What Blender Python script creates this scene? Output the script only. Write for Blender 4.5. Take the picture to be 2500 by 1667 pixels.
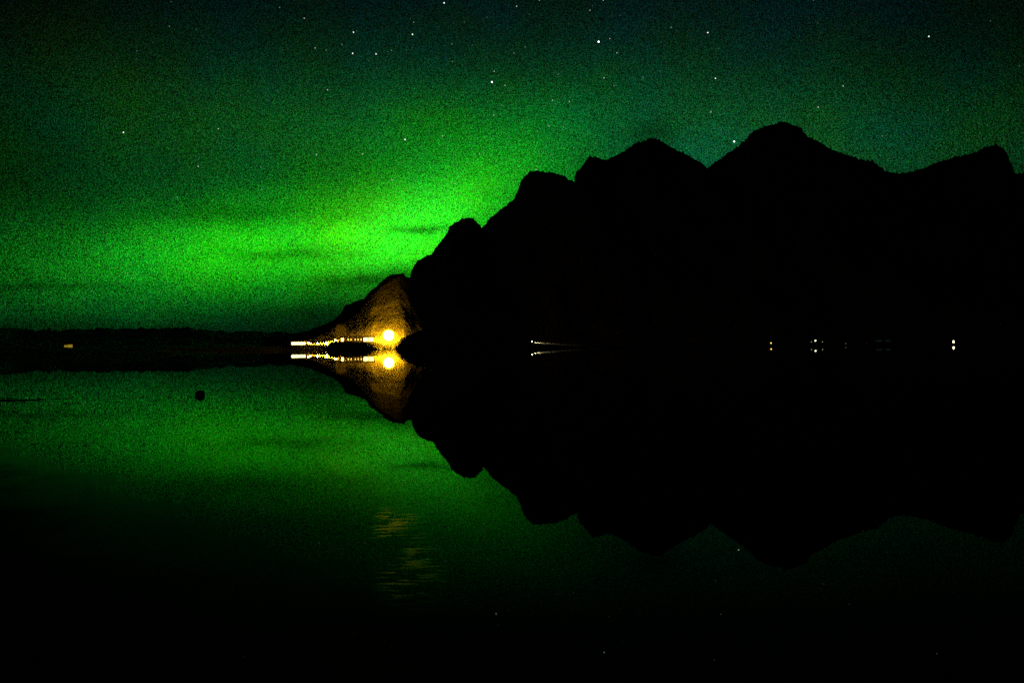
import bpy, bmesh, math, random
import numpy as np
from mathutils import Vector, Matrix, noise

random.seed(7)
np.random.seed(7)
scene = bpy.context.scene
for o in list(bpy.data.objects):
    bpy.data.objects.remove(o)
C = scene.collection

# ------------------------------------------------------------------ camera
F = 2500 * 24.0 / 36.0                       # focal length in pixels of the 2500 px wide picture
CAM_H = 0.8
PITCH = math.atan(13.2 / F)
ROLL = math.atan(0.008)
fwd = Vector((0, math.cos(PITCH), math.sin(PITCH)))
up0 = Vector((0, -math.sin(PITCH), math.cos(PITCH)))
ex = Vector((1, 0, 0))
right = (ex * math.cos(ROLL) - up0 * math.sin(ROLL)).normalized()
up = (ex * math.sin(ROLL) + up0 * math.cos(ROLL)).normalized()
cam_data = bpy.data.cameras.new('camera')
cam_data.lens = 24.0
cam_data.sensor_width = 36.0
cam_data.clip_start = 0.05
cam_data.clip_end = 120000
cam = bpy.data.objects.new('camera', cam_data)
C.objects.link(cam)
m = Matrix.Identity(4)
for i in range(3):
    m[i][0], m[i][1], m[i][2] = right[i], up[i], -fwd[i]
m.translation = Vector((0, 0, CAM_H))
cam.matrix_world = m
scene.camera = cam

# ------------------------------------------------------------------ world, exposure
w = bpy.data.worlds.new('World')
scene.world = w
w.use_nodes = True
w.node_tree.nodes['Background'].inputs[0].default_value = (0.0005, 0.003, 0.002, 1)
w.node_tree.nodes['Background'].inputs[1].default_value = 0.3
vs = scene.view_settings
scene.display_settings.display_device = 'sRGB'
vs.view_transform = 'Standard'
vs.look = 'None'
vs.exposure = 0.0
vs.gamma = 1.0
vs.use_curve_mapping = False
cy = scene.cycles
cy.use_denoising = False
cy.max_bounces = 4
cy.diffuse_bounces = 2
cy.glossy_bounces = 3
cy.use_light_tree = False
cy.use_adaptive_sampling = True
cy.adaptive_threshold = 0.01
cy.sample_clamp_indirect = 0.0
cy.caustics_reflective = True


# ------------------------------------------------------------------ helpers
def ray(px, py):
    """direction of a pixel of the 2500 x 1667 photograph"""
    return (fwd + right * ((px - 1250) / F) + up * ((833.5 - py) / F)).normalized()


def at(px, py, rng):
    """the point RNG metres away (measured on the ground) behind that pixel"""
    d = ray(px, py)
    k = rng / math.hypot(d.x, d.y)
    return Vector((0, 0, CAM_H)) + d * k


def azel(px, py):
    d = ray(px, py)
    return math.atan2(d.x, d.y), math.asin(d.z)


def tag(o, label=None, cat=None, group=None, kind=None):
    if label: o['label'] = label
    if cat: o['category'] = cat
    if group: o['group'] = group
    if kind: o['kind'] = kind
    return o


def link(name, me, parent=None):
    o = bpy.data.objects.new(name, me)
    C.objects.link(o)
    if parent is not None:
        o.parent = parent
    return o


def empty(name, loc, rz=0.0):
    o = bpy.data.objects.new(name, None)
    C.objects.link(o)
    o.location = loc
    o.rotation_euler = (0, 0, rz)
    return o


def bm_obj(name, bm, mat, parent=None, smooth=False):
    me = bpy.data.meshes.new(name)
    bmesh.ops.recalc_face_normals(bm, faces=bm.faces)
    bm.to_mesh(me)
    bm.free()
    me.materials.append(mat)
    if smooth:
        for p in me.polygons:
            p.use_smooth = True
    return link(name, me, parent)


def box(bm, x0, x1, y0, y1, z0, z1, bevel=0.0):
    r = bmesh.ops.create_cube(bm, size=1.0)
    bmesh.ops.scale(bm, vec=(x1 - x0, y1 - y0, z1 - z0), verts=r['verts'])
    bmesh.ops.translate(bm, vec=((x0 + x1) / 2, (y0 + y1) / 2, (z0 + z1) / 2), verts=r['verts'])
    if bevel:
        es = list({e for v in r['verts'] for e in v.link_edges})
        bmesh.ops.bevel(bm, geom=es, offset=bevel, segments=2, profile=0.5, affect='EDGES')
    return r['verts']


def cyl(bm, x, y, z0, z1, r0, r1, seg=12):
    r = bmesh.ops.create_cone(bm, cap_ends=True, segments=seg, radius1=r0, radius2=r1, depth=z1 - z0)
    bmesh.ops.translate(bm, vec=(x, y, (z0 + z1) / 2), verts=r['verts'])
    return r['verts']


def ball(bm, x, y, z, r, sub=2, sz=1.0):
    q = bmesh.ops.create_icosphere(bm, subdivisions=sub, radius=r)
    bmesh.ops.scale(bm, vec=(1, 1, sz), verts=q['verts'])
    bmesh.ops.translate(bm, vec=(x, y, z), verts=q['verts'])
    return q['verts']


# ------------------------------------------------------------------ materials
def new_mat(name):
    ma = bpy.data.materials.new(name)
    ma.use_nodes = True
    ma.node_tree.nodes.clear()
    out = ma.node_tree.nodes.new('ShaderNodeOutputMaterial')
    return ma, ma.node_tree.nodes, ma.node_tree.links, out


def ground_mat(name, c0, c1, scale, rough=0.9, bump=0.3, dist=1.0, detail=6):
    ma, N, L, out = new_mat(name)
    p = N.new('ShaderNodeBsdfPrincipled')
    p.inputs['Roughness'].default_value = rough
    p.inputs['Specular IOR Level'].default_value = 0.15
    g = N.new('ShaderNodeNewGeometry')
    t = N.new('ShaderNodeTexNoise')
    t.inputs['Scale'].default_value = scale
    t.inputs['Detail'].default_value = detail
    t.inputs['Roughness'].default_value = 0.7
    L.new(g.outputs['Position'], t.inputs['Vector'])
    r = N.new('ShaderNodeValToRGB')
    r.color_ramp.elements[0].position = 0.36
    r.color_ramp.elements[1].position = 0.64
    r.color_ramp.elements[0].color = (*c0, 1)
    r.color_ramp.elements[1].color = (*c1, 1)
    L.new(t.outputs['Fac'], r.inputs['Fac'])
    L.new(r.outputs['Color'], p.inputs['Base Color'])
    b = N.new('ShaderNodeBump')
    b.inputs['Strength'].default_value = bump
    b.inputs['Distance'].default_value = dist
    L.new(t.outputs['Fac'], b.inputs['Height'])
    L.new(b.outputs['Normal'], p.inputs['Normal'])
    L.new(p.outputs[0], out.inputs[0])
    return ma


def emit_mat(name, col, strength, sampled=True):
    ma, N, L, out = new_mat(name)
    e = N.new('ShaderNodeEmission')
    e.inputs[0].default_value = (*col, 1)
    e.inputs[1].default_value = strength
    L.new(e.outputs[0], out.inputs[0])
    ma.cycles.emission_sampling = 'FRONT' if sampled else 'NONE'
    return ma


def plain_mat(name, col, rough=0.6, scale=4.0, var=0.3):
    ma, N, L, out = new_mat(name)
    p = N.new('ShaderNodeBsdfPrincipled')
    p.inputs['Roughness'].default_value = rough
    tc = N.new('ShaderNodeTexCoord')
    t = N.new('ShaderNodeTexNoise')
    t.inputs['Scale'].default_value = scale
    t.inputs['Detail'].default_value = 4
    L.new(tc.outputs['Object'], t.inputs['Vector'])
    mx = N.new('ShaderNodeMix')
    mx.data_type = 'RGBA'
    mx.inputs[6].default_value = (*[c * (1 - var) for c in col], 1)
    mx.inputs[7].default_value = (*[c * (1 + var) for c in col], 1)
    L.new(t.outputs['Fac'], mx.inputs[0])
    L.new(mx.outputs[2], p.inputs['Base Color'])
    L.new(p.outputs[0], out.inputs[0])
    return ma


M = {}
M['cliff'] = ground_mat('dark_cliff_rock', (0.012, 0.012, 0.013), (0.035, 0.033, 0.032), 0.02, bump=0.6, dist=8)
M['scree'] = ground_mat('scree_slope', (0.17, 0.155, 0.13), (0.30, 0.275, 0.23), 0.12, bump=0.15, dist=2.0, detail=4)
M['ridge'] = ground_mat('ridge_rock', (0.012, 0.012, 0.012), (0.03, 0.029, 0.028), 0.08, bump=0.6, dist=3)
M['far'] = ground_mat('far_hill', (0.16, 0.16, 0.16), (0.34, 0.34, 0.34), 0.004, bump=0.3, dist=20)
M['near'] = ground_mat('low_land', (0.01, 0.01, 0.009), (0.03, 0.03, 0.025), 0.05, bump=0.4, dist=2)
M['sand'] = ground_mat('black_sand_shore', (0.006, 0.006, 0.0055), (0.018, 0.017, 0.014), 0.6, bump=0.3, dist=0.4)
M['stone'] = ground_mat('wet_stone', (0.006, 0.006, 0.006), (0.02, 0.02, 0.019), 30, rough=0.6, bump=0.5, dist=0.01)
M['wall'] = plain_mat('dark_cladding', (0.05, 0.035, 0.028), 0.7)
M['roof'] = plain_mat('dark_roofing', (0.02, 0.02, 0.021), 0.6)
M['frame'] = plain_mat('window_frame', (0.06, 0.055, 0.05), 0.5)
M['metal'] = plain_mat('galvanised_pole', (0.12, 0.12, 0.12), 0.45)
M['concrete'] = plain_mat('concrete', (0.22, 0.21, 0.2), 0.85)
M['paint'] = plain_mat('dark_car_paint', (0.02, 0.022, 0.026), 0.25)
M['rubber'] = plain_mat('tyre_rubber', (0.012, 0.012, 0.012), 0.8)
M['glass'] = plain_mat('dark_glass', (0.01, 0.012, 0.013), 0.05)
M['warm_bright'] = emit_mat('bright_warm_window', (1.0, 0.72, 0.13), 7)
M['warm_mid'] = emit_mat('warm_window', (1.0, 0.66, 0.10), 2.6)
M['warm_dim'] = emit_mat('dim_warm_window', (0.85, 0.6, 0.05), 0.30)
M['white_bright'] = emit_mat('bright_white_window', (1.0, 0.92, 0.36), 3.2)
M['lamp_white'] = emit_mat('white_lamp', (1.0, 0.92, 0.6), 3.5)
M['lamp_warm'] = emit_mat('warm_lamp', (1.0, 0.62, 0.05), 110)
M['lamp_strong'] = emit_mat('strong_warm_lamp', (1.0, 0.52, 0.02), 1000)
M['lamp_orange'] = emit_mat('orange_lamp', (1.0, 0.6, 0.12), 2.2)
M['lamp_faint'] = emit_mat('faint_lamp', (0.8, 0.9, 0.35), 0.4)
# soft glare painted into the globe's emission, dimming towards the rim by viewing angle
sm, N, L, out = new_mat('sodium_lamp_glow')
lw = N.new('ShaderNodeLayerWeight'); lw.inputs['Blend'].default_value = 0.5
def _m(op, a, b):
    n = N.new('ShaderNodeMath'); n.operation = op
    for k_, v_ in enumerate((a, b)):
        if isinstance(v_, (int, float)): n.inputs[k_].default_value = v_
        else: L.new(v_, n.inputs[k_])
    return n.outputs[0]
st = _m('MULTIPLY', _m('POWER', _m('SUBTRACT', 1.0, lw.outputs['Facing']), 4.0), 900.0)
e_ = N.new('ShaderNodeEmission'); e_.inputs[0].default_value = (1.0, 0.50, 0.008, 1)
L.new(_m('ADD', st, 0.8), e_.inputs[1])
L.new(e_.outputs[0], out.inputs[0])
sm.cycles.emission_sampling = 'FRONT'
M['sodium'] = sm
M['teal_dim'] = emit_mat('dim_teal_window', (0.25, 0.8, 0.5), 0.008)
M['headlight'] = emit_mat('headlight_glow', (1.0, 0.88, 0.45), 14)

# ------------------------------------------------------------------ sky: aurora dome
def lin(c):
    c = np.asarray(c, float) / 255
    return np.where(c <= 0.04045, c / 12.92, ((c + 0.055) / 1.055) ** 2.4)

SAMPLES = [
    (50,50,2,20,12),(300,100,3,30,18),(600,50,3,30,25),(900,80,2,35,28),(1250,50,3,40,30),(1600,50,5,45,30),(2000,50,4,32,22),(2400,50,2,14,10),
    (100,200,5,35,12),(300,220,8,48,12),(500,130,4,32,20),(900,200,5,60,42),(700,200,5,60,30),(1300,150,6,55,42),(1600,200,6,62,40),(1900,150,5,45,32),(2300,150,2,24,16),
    (100,320,3,40,25),(300,350,3,46,28),(600,380,10,112,20),(800,370,5,112,30),(1000,350,8,125,25),(1150,370,10,140,15),(1300,380,5,130,28),(1400,250,5,80,50),(1500,300,8,75,30),
    (1700,360,8,105,45),(1700,200,5,60,42),(2100,350,10,90,40),(2200,400,8,100,50),(2300,280,5,58,30),(2490,380,4,46,28),
    (50,450,3,50,22),(150,600,3,118,12),(50,700,2,92,15),(300,500,6,95,15),(300,620,8,154,15),(400,650,8,166,15),(600,560,20,190,5),(620,600,40,212,5),(600,470,8,105,12),
    (800,560,45,222,8),(900,550,58,238,10),(1000,480,30,205,15),(1100,500,58,244,12),(1200,430,16,165,18),(1000,620,58,244,8),(800,620,30,198,10),(900,680,20,165,10),
    (700,700,8,130,15),(500,750,4,98,20),(700,780,4,88,30),(850,740,4,88,48),(300,760,3,70,15),(100,780,2,42,12),(850,460,15,160,12),(750,480,10,135,12),(950,420,10,150,20),
    (150,500,3,55,20),(450,450,5,85,20),(450,550,10,166,12),(500,650,12,182,10),(1350,80,4,45,36),(2100,200,4,42,28),(1850,250,6,62,42),(2480,200,2,18,12),(2480,50,1,9,7),(20,800,1,25,10),(2350,60,1,12,8),(2490,10,1,6,4),(5,5,1,12,7),(5,200,2,24,10),(2200,60,2,21,14),(2480,300,2,30,18),(5,560,2,70,10),(5,420,2,34,14),(250,660,6,150,12),(60,620,4,112,12),(100,560,4,98,12),(180,700,4,115,12),(750,600,40,205,8),(880,600,58,232,8),(1900,80,4,36,24)]
GA = [  # centre px, centre py, sigma x, sigma y, tilt in degrees
    (950,560,270,62,11),(850,580,420,110,9),(1230,450,170,110,25),(300,640,300,120,6),(1150,380,210,80,10),(1300,400,800,240,0),(800,350,380,100,5),
    (1700,390,220,110,0),(2150,410,260,100,0),(600,740,420,60,4),(300,220,230,80,-10),(1400,160,520,150,0),(620,590,150,55,10),(1110,500,130,55,22),
    (1010,625,140,50,8),(700,250,320,140,0),(1900,220,420,170,0),(450,560,180,90,5),(1250,500,1100,420,0),(820,560,120,45,12),(980,570,110,60,10),(350,640,200,70,6),(150,620,160,110,0),(1800,100,300,160,0),(1250,900,2600,900,0)]
P = []
for (px, py, sx, sy, tl) in GA:
    a, e = azel(px, py)
    P.append((a, e, sx / F, sy / F, math.radians(tl)))

def gauss(p, a, e):
    du, dv = a - p[0], e - p[1]
    c, s = math.cos(p[4]), math.sin(p[4])
    u, v = (c * du + s * dv) / p[2], (-s * du + c * dv) / p[3]
    return math.exp(-0.5 * (u * u + v * v))

A = np.array([[gauss(p, *azel(s[0], s[1])) for p in P] for s in SAMPLES])
B = lin(np.array([s[2:] for s in SAMPLES]))
B = B * (0.68 + 0.30 * np.clip(B[:, 1:2] / 0.32, 0, 1)) * np.array([0.95, 1.0, 0.78])
B[:, 0] += 0.012 * B[:, 1]; B[:, 2] += 0.010 * B[:, 1]
AMP = np.zeros((len(P), 3))
for ch in range(3):
    wt = 1.0 / (B[:, ch] + 0.25 * B[:, ch].mean() + 1e-3)
    Aw, bw = A * wt[:, None], B[:, ch] * wt
    x = np.full(len(P), 0.05)
    AtA, Atb = Aw.T @ Aw, Aw.T @ bw
    for _ in range(6000):
        x *= Atb / (AtA @ x + 1e-12)
    AMP[:, ch] = x

GRAIN = 1.0
sky_mat, N, L, out = new_mat('aurora_night_sky')
sky_mat.cycles.emission_sampling = 'NONE'

def math_node(op, a, b=None, clamp=False):
    n = N.new('ShaderNodeMath')
    n.operation = op
    n.use_clamp = clamp
    for k, v in enumerate((a, b)):
        if v is None: continue
        if isinstance(v, (int, float)): n.inputs[k].default_value = v
        else: L.new(v, n.inputs[k])
    return n.outputs[0]

def vmath(op, a, b=None, c=None):
    n = N.new('ShaderNodeVectorMath')
    n.operation = op
    for k, v in enumerate((a, b, c)):
        if v is None: continue
        if isinstance(v, (tuple, list, Vector)): n.inputs[k].default_value = v
        else: L.new(v, n.inputs[k])
    return n.outputs['Value'] if op in ('LENGTH', 'DOT_PRODUCT') else n.outputs['Vector']

geo = N.new('ShaderNodeNewGeometry')
dirn = vmath('NORMALIZE', vmath('SUBTRACT', geo.outputs['Position'], (0, 0, CAM_H)))
sep = N.new('ShaderNodeSeparateXYZ')
L.new(dirn, sep.inputs[0])
az = math_node('ARCTAN2', sep.outputs[0], sep.outputs[1])
el = math_node('ARCSINE', sep.outputs[2])
cmb = N.new('ShaderNodeCombineXYZ')
L.new(az, cmb.inputs[0]); L.new(el, cmb.inputs[1])

def noise_tex(scale, detail=2.0, rough=0.5, vec=None):
    n = N.new('ShaderNodeTexNoise')
    n.inputs['Scale'].default_value = scale
    n.inputs['Detail'].default_value = detail
    n.inputs['Roughness'].default_value = rough
    L.new(vec if vec is not None else dirn, n.inputs['Vector'])
    return n

# slight wisps in the glow
wob = noise_tex(7.0, 3)
wv = vmath('MULTIPLY', vmath('SUBTRACT', wob.outputs['Color'], (0.5, 0.5, 0.5)), (0.09, 0.03, 0))
ae = vmath('ADD', cmb.outputs[0], wv)

def blob(p, vec):
    mp = N.new('ShaderNodeMapping')
    mp.vector_type = 'TEXTURE'
    mp.inputs['Location'].default_value = (p[0], p[1], 0)
    mp.inputs['Rotation'].default_value = (0, 0, p[4])
    mp.inputs['Scale'].default_value = (p[2], p[3], 1)
    L.new(vec, mp.inputs['Vector'])
    d2 = vmath('DOT_PRODUCT', mp.outputs[0], mp.outputs[0])
    return math_node('EXPONENT', math_node('MULTIPLY', d2, -0.5))

acc = None
for p, amp in zip(P, AMP):
    if amp.max() < 1e-5: continue
    g = blob(p, ae)
    if acc is None:
        acc = vmath('MULTIPLY', g, tuple(amp))
    else:
        acc = vmath('MULTIPLY_ADD', g, tuple(amp), acc)
acc = vmath('ADD', acc, (0.0003, 0.0012, 0.0008))

# thin dark clouds in front of the glow
cw = noise_tex(22.0, 4, 0.6)
cvv = vmath('MULTIPLY', vmath('SUBTRACT', cw.outputs['Color'], (0.5, 0.5, 0.5)), (0.14, 0.022, 0))
aec = vmath('ADD', cmb.outputs[0], cvv)
CLOUDS = [(1050,561,60,8.5,2,.82),(1172,545,16,12,0,.45),(715,622,110,10,2,.6),(890,684,70,15,8,.85),(985,672,40,14,0,.4),(610,524,150,20,4,.58),(1590,320,52,26,0,.6),(1450,390,40,30,0,.15),(90,699,110,7,2,.5),
          (740,765,70,10,2,.4),(60,795,160,16,0,.45),(430,590,120,8,3,.12),(840,598,80,6,2,.15)]
for (px, py, sx, sy, tl, dens) in CLOUDS:
    a, e = azel(px, py)
    g = blob((a, e, sx / F, sy / F, math.radians(tl)), aec)
    acc = vmath('MULTIPLY', acc, vmath('ADD', vmath('MULTIPLY', g, (-dens * 0.85,) * 3), (1, 1, 1)))

# patches of bluer and yellower green
pn = noise_tex(9.0, 2)
pv = math_node('SUBTRACT', pn.outputs['Fac'], 0.5)
cb = N.new('ShaderNodeCombineXYZ')
L.new(math_node('ADD', math_node('MULTIPLY', pv, -1.6), 1.0), cb.inputs[0])
L.new(math_node('ADD', math_node('MULTIPLY', pv, -0.25), 1.0), cb.inputs[1])
L.new(math_node('MAXIMUM', math_node('ADD', math_node('MULTIPLY', pv, 2.1), 1.0), 0.3), cb.inputs[2])
acc = vmath('MULTIPLY', acc, cb.outputs[0])

# film grain put into the sky's emission as fine speckle
g1 = noise_tex(880.0, 1.0, 0.8)
ls = N.new('ShaderNodeSeparateXYZ')
L.new(acc, ls.inputs[0])
gain = math_node('SUBTRACT', 12.5 * GRAIN, math_node('MULTIPLY', math_node('MINIMUM', ls.outputs[1], 0.5), 13.0 * GRAIN))
g2 = noise_tex(900.0, 0.0, 0.5)
gv = math_node('SUBTRACT', g1.outputs['Fac'], 0.5)
gf = math_node('MAXIMUM', math_node('ADD', math_node('MULTIPLY', gv, gain), 1.0), 0.06)
gc = vmath('MAXIMUM', vmath('ADD', vmath('MULTIPLY', vmath('SUBTRACT', g2.outputs['Color'], (0.5, 0.5, 0.5)), (6.0 * GRAIN, 1.5 * GRAIN, 3.2 * GRAIN)), (1, 1, 1)), (0.1, 0.2, 0.1))
acc = vmath('MULTIPLY', vmath('MULTIPLY', acc, gc), gf)
em = N.new('ShaderNodeEmission')
L.new(acc, em.inputs[0])
em.inputs[1].default_value = 1.0
L.new(em.outputs[0], out.inputs[0])

bm = bmesh.new()
bmesh.ops.create_icosphere(bm, subdivisions=5, radius=40000)
sky = bm_obj('sky', bm, sky_mat, None, True)
tag(sky, kind='structure')
sky.visible_shadow = True

# stars: XL L m s f
STARS = '''
413.6 64.6 s;418 5 f;252 311 f;301.3 323.7 L;533 314.6 m;423 365 f;484 406 m;472 278 f;
682.7 19 s;742.8 45.2 m;863 79.3 L;1007 84.6 L;1084.3 8 L;861 131 L;769.4 117.8 m;918 132.4 L;835 109.6 s;796.5 123 s;1010 55 s;956 123.7 s;
1008 117.5 f;941.5 148 f;1103.7 108 s;1104 151 s;1134 54.5 f;799.7 219.7 m;1206.6 174.7 m;1201 201 XL;1233 208.8 m;1230.6 194.7 f;1167.5 216.8 f;
1204.8 233 f;1150.8 247.6 s;1224 257.4 s;1205.3 281.4 m;1079.8 332.7 m;989 341 L;941 359.8 s;884.8 376.3 m;772.6 377.7 m;826.3 369 f;707 344 f;
1170.7 374.7 m;1244.7 335.6 s;637 408 s;800.5 392.3 f;1089.6 235.4 f;920 236.7 f;1018.6 352 f;
1261.4 16 m;1317 1 m;1472.9 1 m;1440 26 m;1447 14 f;1461.4 102.7 XL;1488.8 95 m;1506 129.8 m;1500 81 f;1638.8 67.6 s;1728 80.3 L;1746.5 191.8 L;
1735.6 274 m;1792.6 346 XL;1474.7 190.7 m;1469.4 180.3 f;1499 210 s;1440.7 219.7 f;1362.5 181.6 s;1349 245 m;1355.9 254 s;1390 248.4 m;1437.5 255.6 f;
1570 189 s;1282.4 115.4 s;1254.8 130.3 s;1266 157 f;1282 225.5 f;1275 243 f;1340.4 308 m;1375 309.6 s;1320.5 315.7 f;1303 346.5 s;1334.8 357 s;
1400.8 362 s;1344.4 378 s;1390.4 324.5 f;1309 414 m;1387.5 59.3 f;1292.5 35.4 f;1255 369.7 f;
2267.8 89.6 L;2058.5 210.6 m;1997.6 262 m;2154 332.4 s;2314.6 270 f;2411 306 f;2418 52 f;1985.6 0.5 s;
432.7 481.6 s;574.5 657.7 s;618 519 f;639.6 461.7 s;957.4 440.4 m;1110.9 448.4 m;1058.5 490 m;875.5 530.6 f;869.7 495.5 f'''
CLS = {'XL': (1.55, 6.0), 'L': (1.35, 1.5), 'm': (1.2, 0.62), 's': (1.1, 0.3), 'f': (1.05, 0.13)}
R_STAR = 36000.0
star_mesh = {}
for k, (r, s) in CLS.items():
    b = bmesh.new()
    bmesh.ops.create_icosphere(b, subdivisions=2 if k in ('XL', 'L') else 1, radius=r / F * R_STAR)
    me = bpy.data.meshes.new('star')
    b.to_mesh(me); b.free()
    col = {'f': (0.45, 1.0, 0.7), 's': (0.65, 1.0, 0.8)}.get(k, (0.92, 1.0, 0.93))
    me.materials.append(emit_mat('star_light_' + k, col, s, False))
    star_mesh[k] = me
stars = [(float(t.split()[0]), float(t.split()[1]), t.split()[2]) for t in STARS.replace('\n', '').split(';') if t.strip()]
rs = random.Random(3)
while len(stars) < 190:
    px = rs.gauss(1250, 420) if rs.random() < 0.7 else rs.uniform(-300, 2800)
    py = rs.uniform(-260, 470)
    stars.append((px, py, 'f'))
for (px, py, k) in stars:
    o = link('star', star_mesh[k], sky)
    o.location = Vector((0, 0, CAM_H)) + ray(px, py) * R_STAR
    f = rs.uniform(0.85, 1.12)
    o.scale = (f, f, f)

# ------------------------------------------------------------------ water
wm, N, L, out = new_mat('calm_dark_water')
p = N.new('ShaderNodeBsdfPrincipled')
p.inputs['Base Color'].default_value = (0.0015, 0.0018, 0.0017, 1)
p.inputs['IOR'].default_value = 1.12
g = N.new('ShaderNodeNewGeometry')
sp = N.new('ShaderNodeSeparateXYZ')
L.new(g.outputs['Position'], sp.inputs[0])
# shallows over wet sand close to the camera, wider to the left
edge = math_node('SUBTRACT', math_node('ADD', math_node('MULTIPLY', sp.outputs[0], -0.92), 2.0), sp.outputs[1])
en = N.new('ShaderNodeTexNoise'); en.inputs['Scale'].default_value = 1.5; en.inputs['Detail'].default_value = 6; en.inputs['Roughness'].default_value = 0.65
L.new(g.outputs['Position'], en.inputs['Vector'])
edge = math_node('ADD', edge, math_node('MULTIPLY', math_node('SUBTRACT', en.outputs['Fac'], 0.5), 2.0))
shallow = math_node('DIVIDE', edge, 1.0, True)
# streaks of fine cat's-paw ripples
yy = math_node('DIVIDE', math_node('SUBTRACT', sp.outputs[1], 2.80), 0.78)
xx = math_node('DIVIDE', math_node('ADD', sp.outputs[0], math_node('ADD', math_node('MULTIPLY', math_node('SUBTRACT', sp.outputs[1], 2.3), 0.215), 0.345)), 0.165)
rr = math_node('SQRT', math_node('ADD', math_node('MULTIPLY', xx, xx), math_node('POWER', math_node('ABSOLUTE', yy), 4.0)))
pm = math_node('MULTIPLY', math_node('SUBTRACT', 1.0, rr, True), 2.0, True)
mp = N.new('ShaderNodeMapping'); mp.inputs['Scale'].default_value = (7.0, 32.0, 1.0); mp.inputs['Rotation'].default_value = (0, 0, 0.10)
L.new(g.outputs['Position'], mp.inputs['Vector'])
rip = N.new('ShaderNodeTexNoise'); rip.inputs['Scale'].default_value = 1.0; rip.inputs['Detail'].default_value = 4; rip.inputs['Roughness'].default_value = 0.65
L.new(mp.outputs[0], rip.inputs['Vector'])
pr = N.new('ShaderNodeMapRange'); pr.inputs[1].default_value = 0.50; pr.inputs[2].default_value = 0.59
L.new(rip.outputs['Fac'], pr.inputs[0])
gap = N.new('ShaderNodeTexNoise'); gap.inputs['Scale'].default_value = 2.6; gap.inputs['Detail'].default_value = 1
L.new(g.outputs['Position'], gap.inputs['Vector'])
gr = N.new('ShaderNodeMapRange'); gr.inputs[1].default_value = 0.34; gr.inputs[2].default_value = 0.50
L.new(gap.outputs['Fac'], gr.inputs[0])
ripple = math_node('MULTIPLY', math_node('MULTIPLY', pm, gr.outputs[0]), pr.outputs[0])
mp2 = N.new('ShaderNodeMapping'); mp2.inputs['Scale'].default_value = (0.35, 1.0, 1.0)
L.new(g.outputs['Position'], mp2.inputs['Vector'])
sw = N.new('ShaderNodeTexNoise'); sw.inputs['Scale'].default_value = 0.8; sw.inputs['Detail'].default_value = 2
L.new(mp2.outputs[0], sw.inputs['Vector'])
hgt = math_node('MULTIPLY', sw.outputs['Fac'], 0.0010)
bp = N.new('ShaderNodeBump'); bp.inputs['Strength'].default_value = 1.0; bp.inputs['Distance'].default_value = 1.0
L.new(hgt, bp.inputs['Height'])
L.new(bp.outputs[0], p.inputs['Normal'])
L.new(math_node('MAXIMUM', math_node('MULTIPLY', shallow, 0.28), math_node('MULTIPLY', ripple, 0.34)), p.inputs['Roughness'])
L.new(math_node('ADD', math_node('SUBTRACT', 1.057, math_node('MULTIPLY', shallow, 0.04)), math_node('MULTIPLY', ripple, 0.06)), p.inputs['IOR'])
L.new(p.outputs[0], out.inputs[0])
bm = bmesh.new()
rings = [0.0, 4, 30, 300, 3000, 12000, 38000]
SEG = 96
prev = [bm.verts.new((0, 0, 0))]
for r in rings[1:]:
    cur = [bm.verts.new((r * math.cos(2 * math.pi * i / SEG), r * math.sin(2 * math.pi * i / SEG), 0)) for i in range(SEG)]
    for i in range(SEG):
        j = (i + 1) % SEG
        if len(prev) == 1: bm.faces.new((prev[0], cur[i], cur[j]))
        else: bm.faces.new((prev[i], cur[i], cur[j], prev[j]))
    prev = cur
water = bm_obj('water', bm, wm)
tag(water, kind='structure')


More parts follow.
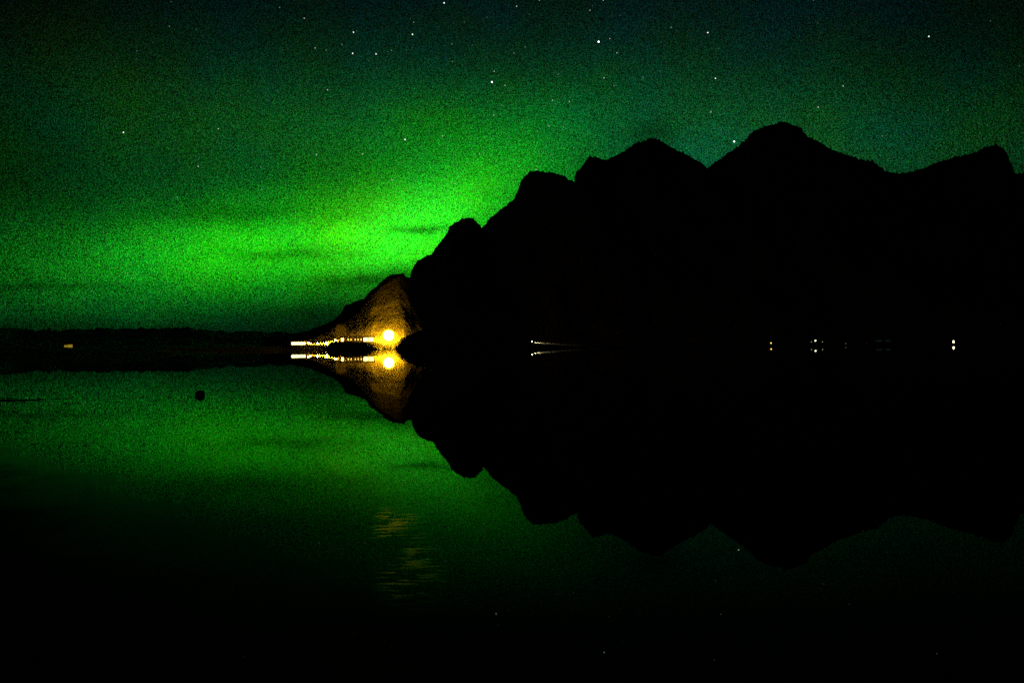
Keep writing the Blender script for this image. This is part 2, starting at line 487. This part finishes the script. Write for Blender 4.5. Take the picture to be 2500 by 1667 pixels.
# ------------------------------------------------------------------ terrain
def sheet(name, sky_pts, rng, front, back, mat, step=3, nf=40, nb=10, pw=1.5, rough=1.2, gully=0.25,
          gscale=0.008, back_drop=1.0, zfront=-1.5, seed=0.0, rvar=40.0, kind='structure', rscale=0.05):
    """a ridge at range RNG whose crest follows SKY_PTS, a slope down to FRONT and another down to BACK"""
    xs = [q[0] for q in sky_pts]; ys = [q[1] for q in sky_pts]
    n = int((xs[-1] - xs[0]) / step) + 1
    verts, faces = [], []
    for i in range(n):
        px = xs[0] + (xs[-1] - xs[0]) * i / (n - 1)
        py = float(np.interp(px, xs, ys))
        jag = -rough * noise.fractal(Vector((px * rscale, seed, 0)), 0.6, 2.0, 6) * 1.6
        R = rng(px) if callable(rng) else rng
        Rf = front(px) if callable(front) else front
        R += rvar * noise.noise(Vector((px * 0.012, seed + 5, 0)))
        Pt = at(px, py, R)
        a = math.atan2(Pt.x, Pt.y)
        zr0 = Pt.z
        jag = jag / F * R
        zr = zr0 + jag
        for j in range(nf + 1):
            t = j / nf
            r = Rf + (R - Rf) * t
            x, y = r * math.sin(a), r * math.cos(a)
            z = zfront + (zr0 - zfront) * (t ** pw) + jag * t ** 14
            env = 4 * t * (1 - t)
            z += gully * max(zr, 2) * env * (1 - t ** 8) * noise.fractal(Vector((x * gscale, y * gscale * 0.6, seed)), 0.8, 2.0, 6)
            lim = CAM_H + (zr0 - CAM_H) * r / R - 0.004 * r * (1 - t)
            if t < 0.9: z = min(z, lim)
            verts.append((x, y, z))
        for j in range(1, nb + 1):
            t = j / nb
            r = R + (back - R) * t if not callable(back) else R + (back(px) - R) * t
            z = zr + (zfront - zr) * back_drop * t
            z += 0.12 * max(zr, 2) * t * (1 - t) * noise.fractal(Vector((r * gscale, px * 0.02, seed)), 0.8, 2.0, 5)
            verts.append((r * math.sin(a), r * math.cos(a), z))
    k = nf + nb + 1
    for i in range(n - 1):
        for j in range(k - 1):
            b0 = i * k + j
            faces.append((b0, b0 + k, b0 + k + 1, b0 + 1))
    me = bpy.data.meshes.new(name)
    me.from_pydata(verts, [], faces)
    me.update()
    me.materials.append(mat)
    o = link(name, me)
    if kind: o['kind'] = kind
    return o


SK_A = [(985,860),(990,790),(996,720),(1001,676),(1005,659),(1019,636),(1042,625),(1055,620),(1060,608),(1078,587),(1089,572),(1095,563),(1096,554),(1108,545),(1126,535),
        (1139,532),(1158,533),(1164,543),(1172,550),(1175,556),(1185,548),(1192,537),(1197,530),(1205,527),(1220,513),(1241,497),(1255,485),(1262,470),
        (1268,452),(1277,434),(1287,424),(1292,419),(1307,417),(1328,419),(1348,421),(1363,425),(1379,430),(1389,439),(1403,443),(1440,480),(1520,590),(1640,840)]
SK_B = [(1330,860),(1360,650),(1385,500),(1402,444),(1404,428),(1406,420),(1417,412),(1425,398),(1433,388),(1440,381),(1455,384),(1465,386),(1473,390),(1482,390),(1498,382),(1517,373),
        (1534,362),(1550,351),(1556,347),(1567,347),(1580,341),(1590,337),(1605,338),(1620,349),(1635,357),(1655,368),(1680,379),(1700,391),(1715,400),(1728,410),(1790,470),(1900,640),(2000,845)]
SK_C = [(1480,850),(1600,560),(1690,440),(1728,410),(1740,400),(1757,389),(1780,372),(1800,358),(1820,342),(1833,325),(1848,317),(1865,309),(1890,303),(1905,298),(1922,298),(1933,305),(1945,309),
        (1957,312),(1961,322),(1972,334),(1988,340),(2005,350),(2022,361),(2045,370),(2070,379),(2095,387),(2115,392),(2130,391),(2137,398),(2150,409),(2168,420),(2300,520),(2500,800)]
SK_D = [(1900,845),(2000,600),(2080,470),(2137,420),(2168,420),(2190,423),(2215,421),(2240,415),(2265,408),(2283,398),(2310,390),(2335,382),(2360,378),(2388,369),(2400,361),(2418,358),
        (2425,353),(2435,354),(2448,362),(2458,372),(2465,393),(2472,408),(2478,423),(2500,423),(2600,432),(2800,470),(3100,560),(3500,640),(4200,760)]
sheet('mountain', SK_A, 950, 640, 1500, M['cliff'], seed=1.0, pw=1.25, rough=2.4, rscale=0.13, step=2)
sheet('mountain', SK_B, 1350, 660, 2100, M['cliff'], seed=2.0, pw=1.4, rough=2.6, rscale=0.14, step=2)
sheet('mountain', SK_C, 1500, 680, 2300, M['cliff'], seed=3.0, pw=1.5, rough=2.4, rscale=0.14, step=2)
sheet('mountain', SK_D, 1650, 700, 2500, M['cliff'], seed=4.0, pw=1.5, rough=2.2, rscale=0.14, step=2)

# the dark rocky spur and, in front of it, the scree slope that the lamp lights
SPUR = [(640,822),(700,817),(735,812),(770,801),(800,788),(820,776),(830,768),(838,754),(841,746),(865,738),(890,727),(905,709),(915,703),(930,688),(945,675),(958,670),(972,668),(984,668),
        (992,679),(1003,677),(1030,720),(1050,850)]
sheet('rocky_spur', SPUR, 640, 565, 800, M['ridge'], step=2, nf=24, seed=6.0, rough=1.6, rvar=15, gscale=0.03)
SCREE = [(690,846),(715,840),(740,834),(761,827),(795,813),(819,796),(845,786),(863,774),(887,750),(907,722),(930,702),(950,688),(972,676),(986,675),(1000,677),(1030,690),(1060,708),(1100,735),(1150,770),(1210,815),(1240,840)]
def cove(px):
    return float(np.interp(px, [690, 740, 800, 850, 900, 949, 975, 1000, 1030, 1085, 1240], [461, 468, 490, 508, 519, 526, 532, 546, 572, 632, 760]))


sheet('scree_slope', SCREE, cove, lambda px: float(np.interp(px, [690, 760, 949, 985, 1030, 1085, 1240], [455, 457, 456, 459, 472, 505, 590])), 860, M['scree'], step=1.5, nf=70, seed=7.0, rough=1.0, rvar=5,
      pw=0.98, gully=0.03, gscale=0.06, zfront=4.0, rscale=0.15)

# far hills and low land to the left
FAR = [(-900,790),(-500,785),(-200,798),(0,799),(110,806),(220,803),(270,800),(350,803),(420,799),(500,803),(560,811),(620,808),(680,812),(740,812),(800,818),(900,822),(1100,830)]
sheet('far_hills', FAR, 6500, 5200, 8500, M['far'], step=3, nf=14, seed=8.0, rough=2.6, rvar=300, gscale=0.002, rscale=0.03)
LOW = [(-900,830),(-300,836),(0,841),(150,842),(220,835),(260,834),(330,839),(420,844),(520,843),(640,844),(760,846),(900,850)]
sheet('low_land', LOW, 1500, 1200, 1900, M['near'], step=3, nf=12, seed=9.0, rough=1.6, rvar=60, gscale=0.01)

# the shore the lights stand on
SHORE = [(-1400,857),(-600,855),(0,852.5),(167,851.5),(400,848.5),(600,847),(690,845),(712,842.5),(760,842),(800,841),(812,836),(825,834.5),(850,834),(900,834.5),(930,836),(960,836),(1000,836),
         (1240,838),(1290,836.5),(1320,836.5),(1400,839.5),(1600,841),(1900,840),(2300,837),(2500,835.5),(3300,829),(4200,820)]
R_SHORE = 442.0
sheet('shore', SHORE, R_SHORE, 424, 700, M['sand'], step=2, nf=16, nb=14, seed=10.0, rough=0.35, rvar=0, pw=0.8, gully=0.03, gscale=0.06, back_drop=-0.35, rscale=0.1)
EMB = [(738,842),(748,840),(760,837.8),(775,836.6),(790,835.6),(801,834),(812,830.8),(826,827.2),(832,827)]
sheet('gravel_embankment', EMB, 451.5, 449.2, 456, M['scree'], step=1, nf=8, nb=4, seed=14.0, rough=0.3, rvar=0, pw=0.9, gully=0.02, gscale=0.2, zfront=2.0, rscale=0.2)
MOUND = [(955,852),(966,838),(976,828),(990,821),(1005,814),(1030,805),(1060,797),(1110,793),(1170,798),(1230,810),(1275,826),(1290,833),(1310,848)]
sheet('grassy_mound', MOUND, 428, 408, 446, M['near'], step=2, nf=20, seed=11.0, rough=1.0, rvar=3, gscale=0.08, pw=0.7, rscale=0.1)
BUSHY = [(792,852),(800,841),(808,836),(820,834),(840,833.5),(860,834),(885,835),(905,838),(925,846),(935,852)]
sheet('low_bank', BUSHY, 428, 420, 437, M['near'], step=1, nf=12, seed=12.0, rough=1.0, rvar=1, gscale=0.2, pw=0.6, rscale=0.2)


SPIT = [(-1400,846),(-300,848),(0,850),(160,850.5),(300,851.5),(400,854),(470,857),(520,860.5),(560,864)]
sheet('sand_spit', SPIT, 165, 145, 200, M['near'], step=3, nf=10, nb=8, seed=13.0, rough=0.7, rvar=2, pw=0.8, gully=0.1, gscale=0.2, zfront=-0.4, rscale=0.08)


def shore_z(px):
    return at(px, float(np.interp(px, [q[0] for q in SHORE], [q[1] for q in SHORE])), R_SHORE).z


def stand(px, rng):
    """a point on the shore's top at that bearing"""
    d = ray(px, 840)
    k = rng / math.hypot(d.x, d.y)
    z = shore_z(px)
    t = max(0.0, (rng - R_SHORE) / (700 - R_SHORE))
    return Vector((d.x * k, d.y * k, z + 0.35 * (z + 1.5) * t))


# a low sandbar near the camera on the left
bm = bmesh.new()
n1, n2 = 60, 14
grid = []
for i in range(n1 + 1):
    row = []
    for j in range(n2 + 1):
        u, v = i / n1, j / n2
        x = -17.0 + 11.0 * u
        yc = 11.5 + 0.4 * math.sin(u * 5) + 0.25 * noise.noise(Vector((u * 9, 0, 3)))
        wd = 1.15 * (1 - u ** 5) + 0.05
        y = yc + (v - 0.5) * 2 * wd
        z = 0.044 * (1 - (2 * v - 1) ** 2) * (1 - u ** 3) - 0.020 + 0.022 * noise.noise(Vector((x * 2, y * 4, 1)))
        row.append(bm.verts.new((x, y, z)))
    grid.append(row)
for i in range(n1):
    for j in range(n2):
        bm.faces.new((grid[i][j], grid[i + 1][j], grid[i + 1][j + 1], grid[i][j + 1]))
tag(bm_obj('sandbar', bm, M['near'], None, True), kind='structure')

# the stone in the water
bm = bmesh.new()
bmesh.ops.create_icosphere(bm, subdivisions=4, radius=1.0)
for v in bm.verts:
    q = v.co.copy()
    f = 1 + 0.22 * noise.fractal(q * 1.7, 0.8, 2.0, 5)
    v.co = Vector((q.x * 0.080 * f, q.y * 0.08 * f, q.z * 0.085 * f + 0.004))
stone = bm_obj('rock', bm, M['stone'], None, True)
sp_ = at(489, 963, 1.0)
d = ray(489, 965); k = -CAM_H / d.z
stone.location = (d.x * k, d.y * k, 0)
tag(stone, 'small dark rounded rock alone in the green reflecting water', 'rock')


# ------------------------------------------------------------------ things with lights
def lamp_post(px, py, rng, r, mat, label, sz=1.0, group='small lamps along the far shore', head=None):
    base = stand(px, rng)
    h = at(px, py, rng).z - base.z
    o = empty('lamp_post', base)
    tag(o, label, 'lamp post', group)
    bm = bmesh.new(); cyl(bm, 0, 0, -0.3, max(0.4, h - r * sz * 0.8), 0.09, 0.05)
    bm_obj('pole', bm, M['metal'], o)
    bm = bmesh.new(); cyl(bm, 0, 0, -0.3, 0.12, 0.22, 0.2)
    bm_obj('base', bm, M['concrete'], o)
    bm = bmesh.new(); ball(bm, 0, 0, h, r, 3, sz)
    bm_obj('lamp_globe', bm, mat, o, True)
    bm = bmesh.new(); cyl(bm, 0, 0, h + r * sz * 0.93, h + r * sz * 1.12, r * 0.55, r * 0.2)
    bm_obj('cap', bm, M['metal'], o)
    return o


def windowed_house(px0, px1, rng, height, depth, windows, label, group=None, name='building', gable=0.9):
    """windows: (px, width px, z0, z1, material)"""
    a, b = stand(px0, rng), stand(px1, rng)
    mid = (a + b) / 2
    wd = (b - a).length
    rz = math.atan2((b - a).y, (b - a).x)
    o = empty(name, mid, rz)
    tag(o, label, 'building', group)
    bm = bmesh.new()
    box(bm, -wd / 2, wd / 2, 0, depth, -1.0, height)
    vs_ = [bm.verts.new(q) for q in ((-wd/2, 0, height), (-wd/2, depth, height), (-wd/2, depth/2, height + gable),
                                     (wd/2, 0, height), (wd/2, depth, height), (wd/2, depth/2, height + gable))]
    bm.faces.new(vs_[:3]); bm.faces.new(vs_[3:])
    bm_obj('wall', bm, M['wall'], o)
    bm = bmesh.new()
    ov = 0.3
    for s in (0, 1):
        y0, y1 = (-ov, depth / 2) if s == 0 else (depth + ov, depth / 2)
        zl = height - ov * gable / (depth / 2)
        q = [(-wd/2 - ov, y0, zl), (wd/2 + ov, y0, zl), (wd/2 + ov, y1, height + gable), (-wd/2 - ov, y1, height + gable)]
        lo = [bm.verts.new(c) for c in q]
        hi = [bm.verts.new((c[0], c[1], c[2] + 0.14)) for c in q]
        bm.faces.new(lo); bm.faces.new(hi)
        for i in range(4):
            bm.faces.new((lo[i], lo[(i+1) % 4], hi[(i+1) % 4], hi[i]))
    bm_obj('roof', bm, M['roof'], o)
    mpx = rng / F
    for (px, wpx, z0, z1, mt) in windows:
        cx = (px - (px0 + px1) / 2) * (wd / (px1 - px0))
        hw = wpx * mpx / 2
        bm = bmesh.new(); box(bm, cx - hw, cx + hw, -0.05, -0.02, z0, z1)
        wo = bm_obj('window', bm, mt, o)
        bm = bmesh.new()
        t = 0.07
        box(bm, cx - hw - t, cx - hw, -0.12, -0.005, z0 - t, z1 + t)
        box(bm, cx + hw, cx + hw + t, -0.12, -0.005, z0 - t, z1 + t)
        box(bm, cx - hw, cx + hw, -0.12, -0.005, z1, z1 + t)
        box(bm, cx - hw, cx + hw, -0.12, -0.005, z0 - t, z0)
        bm_obj('frame', bm, M['frame'], wo)
    return o


# floodlight
R_L = 448.0
base = stand(949, R_L)
lc = at(949, 819, R_L)
fl = empty('floodlight', base)
tag(fl, 'huge blazing white and orange floodlight at the foot of the lit slope', 'floodlight')
h = lc.z - base.z
R_G = 14.6 / F * R_L  # globe enlarged to the size of the lamp's glare
bm = bmesh.new(); cyl(bm, 0, 0, -0.5, h - R_G * 0.95, 0.16, 0.12)
bm_obj('pole', bm, M['metal'], fl)
bm = bmesh.new(); box(bm, -0.6, 0.6, -0.6, 0.6, -0.5, 0.25, 0.05)
bm_obj('base', bm, M['concrete'], fl)
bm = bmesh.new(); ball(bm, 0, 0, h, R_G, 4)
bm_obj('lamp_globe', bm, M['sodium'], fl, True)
bm = bmesh.new(); cyl(bm, 0, 0, h + R_G * 0.985, h + R_G * 1.03, 0.5, 0.2)
bm_obj('cap', bm, M['metal'], fl)

# long building with the row of windows
WB, WM = M['warm_bright'], M['warm_mid']
windowed_house(829, 914, 450.5, 3.0, 7.0,
               [(836, 5.5, 0.5, 2.5, WB), (850, 2.6, 1.1, 2.0, WM), (857, 2.2, 1.1, 2.0, WM), (867, 2.2, 1.1, 2.0, WM), (874, 2.4, 1.1, 2.0, WM), (881.5, 2.4, 1.1, 2.0, WM),
                (893, 10, 0.4, 2.7, WB), (906, 11, 0.4, 2.8, WB)],
               'long low dark building with a row of lit windows left of the floodlight')
# glazed building at the far left of the lit row
WW = M['white_bright']
windowed_house(709, 749, 450, 2.3, 6.0, [(714.5 + 5.6 * i, 5.0, 0.25, 1.85, WW) for i in range(6)],
               'low building with a blazing white glazed front, leftmost of the lit row', gable=0.6)
# dim building by itself on the left
windowed_house(155, 181, 450, 2.9, 6.0, [(161, 6, 0.9, 2.0, M['warm_dim']), (171, 8.5, 0.7, 2.3, M['warm_dim'])],
               'lone dim yellow lit house on the dark shore at far left', name='house')
# faint hut on the right
windowed_house(2132, 2182, 455, 2.6, 6.0, [(2146, 12, 0.9, 2.0, M['teal_dim']), (2168, 10, 0.9, 2.0, M['teal_dim'])],
               'dark hut with two barely lit greenish windows on the right shore', name='hut')

lamp_post(797, 837.5, 446.8, 0.72, M['lamp_strong'], 'bright lamp post at the edge of the bank left of the long building')
lamp_post(752, 836.5, 447, 0.4, M['lamp_warm'], 'small lamp post just right of the blazing white glazed building')
lamp_post(757.5, 838.5, 446, 0.38, M['lamp_warm'], 'shorter lamp post between the white glazed building and the bright lamp')
lamp_post(775, 838, 446.8, 0.34, M['lamp_strong'], 'tiny lamp post halfway between the shorter lamp and the bright lamp')
lamp_post(819, 830.5, 447, 0.36, M['lamp_strong'], 'tiny lamp post close to the left end of the long building')
lamp_post(1882.5, 837.5, 455, 0.40, M['lamp_orange'], 'orange lamp post, first light on the dark right shore')
lamp_post(1991, 831.5, 455, 0.42, M['lamp_white'], 'tallest white lamp post on the dark right shore')
lamp_post(1981, 834.5, 456, 0.26, M['lamp_faint'], 'faint lamp post just left of the tallest white lamp')
lamp_post(2008, 834.5, 456, 0.26, M['lamp_faint'], 'faint lamp post just right of the tallest white lamp')
lamp_post(2065, 839, 452, 0.26, M['lamp_faint'], 'faint yellow lamp post between the tallest white lamp and the dark hut')
lamp_post(2328, 835, 450, 0.42, M['lamp_white'], 'elongated bright white lamp post farthest to the right', 2.3)

# car with its headlights on
cpos = stand(1291, 443.5)
hd = math.radians(-12)
car = empty('parked_car', cpos, hd)
tag(car, 'dark parked car shining its headlights along the shore right of the mound', 'car')
bm = bmesh.new()
prof = [(-2.1, 0.35), (-2.15, 0.75), (-2.0, 0.98), (-1.75, 1.42), (-1.4, 1.55), (0.0, 1.55), (0.35, 1.48), (1.0, 1.02), (1.9, 0.9), (2.12, 0.72), (2.15, 0.4), (2.0, 0.3), (-2.0, 0.3)]
f0 = bm.faces.new([bm.verts.new((x, -0.85, z)) for x, z in prof])
r = bmesh.ops.extrude_face_region(bm, geom=[f0])
bmesh.ops.translate(bm, vec=(0, 1.7, 0), verts=[e for e in r['geom'] if isinstance(e, bmesh.types.BMVert)])
bmesh.ops.bevel(bm, geom=list(bm.edges), offset=0.05, segments=2, affect='EDGES')
bm_obj('body', bm, M['paint'], car)
for sy in (-1, 1):
    bm = bmesh.new()
    y0, y1 = (-0.862, -0.84) if sy < 0 else (0.84, 0.862)
    box(bm, -1.45, -0.5, y0, y1, 1.02, 1.42); box(bm, -0.42, 0.3, y0, y1, 1.02, 1.42)
    bm_obj('side_window', bm, M['glass'], car)
    for sx in (-1.3, 1.35):
        bm = bmesh.new()
        q = bmesh.ops.create_cone(bm, cap_ends=True, segments=20, radius1=0.33, radius2=0.33, depth=0.22)
        bmesh.ops.rotate(bm, verts=q['verts'], matrix=Matrix.Rotation(math.pi / 2, 3, 'X'))
        bmesh.ops.translate(bm, vec=(sx, sy * 0.78, 0.33), verts=q['verts'])
        wh = bm_obj('wheel', bm, M['rubber'], car)
        bm = bmesh.new()
        q = bmesh.ops.create_cone(bm, cap_ends=True, segments=16, radius1=0.2, radius2=0.2, depth=0.24)
        bmesh.ops.rotate(bm, verts=q['verts'], matrix=Matrix.Rotation(math.pi / 2, 3, 'X'))
        bmesh.ops.translate(bm, vec=(sx, sy * 0.78, 0.33), verts=q['verts'])
        bm_obj('rim', bm, M['metal'], wh)
    bm = bmesh.new(); ball(bm, 2.1, sy * 0.6, 0.72, 0.2, 3)
    hl = bm_obj('headlight', bm, M['headlight'], car, True)
    ld = bpy.data.lights.new('headlight_beam', 'SPOT')
    ld.energy = 300000
    ld.color = (1.0, 0.86, 0.42)
    ld.spot_size = math.radians(32)
    ld.spot_blend = 0.8
    ld.shadow_soft_size = 0.15
    lo = bpy.data.objects.new('headlight_beam', ld)
    C.objects.link(lo)
    lo.parent = car
    lo.location = (2.4, sy * 0.6, 0.74)
    lo.rotation_euler = Vector((1, 0, -0.36)).to_track_quat('-Z', 'Z').to_euler()
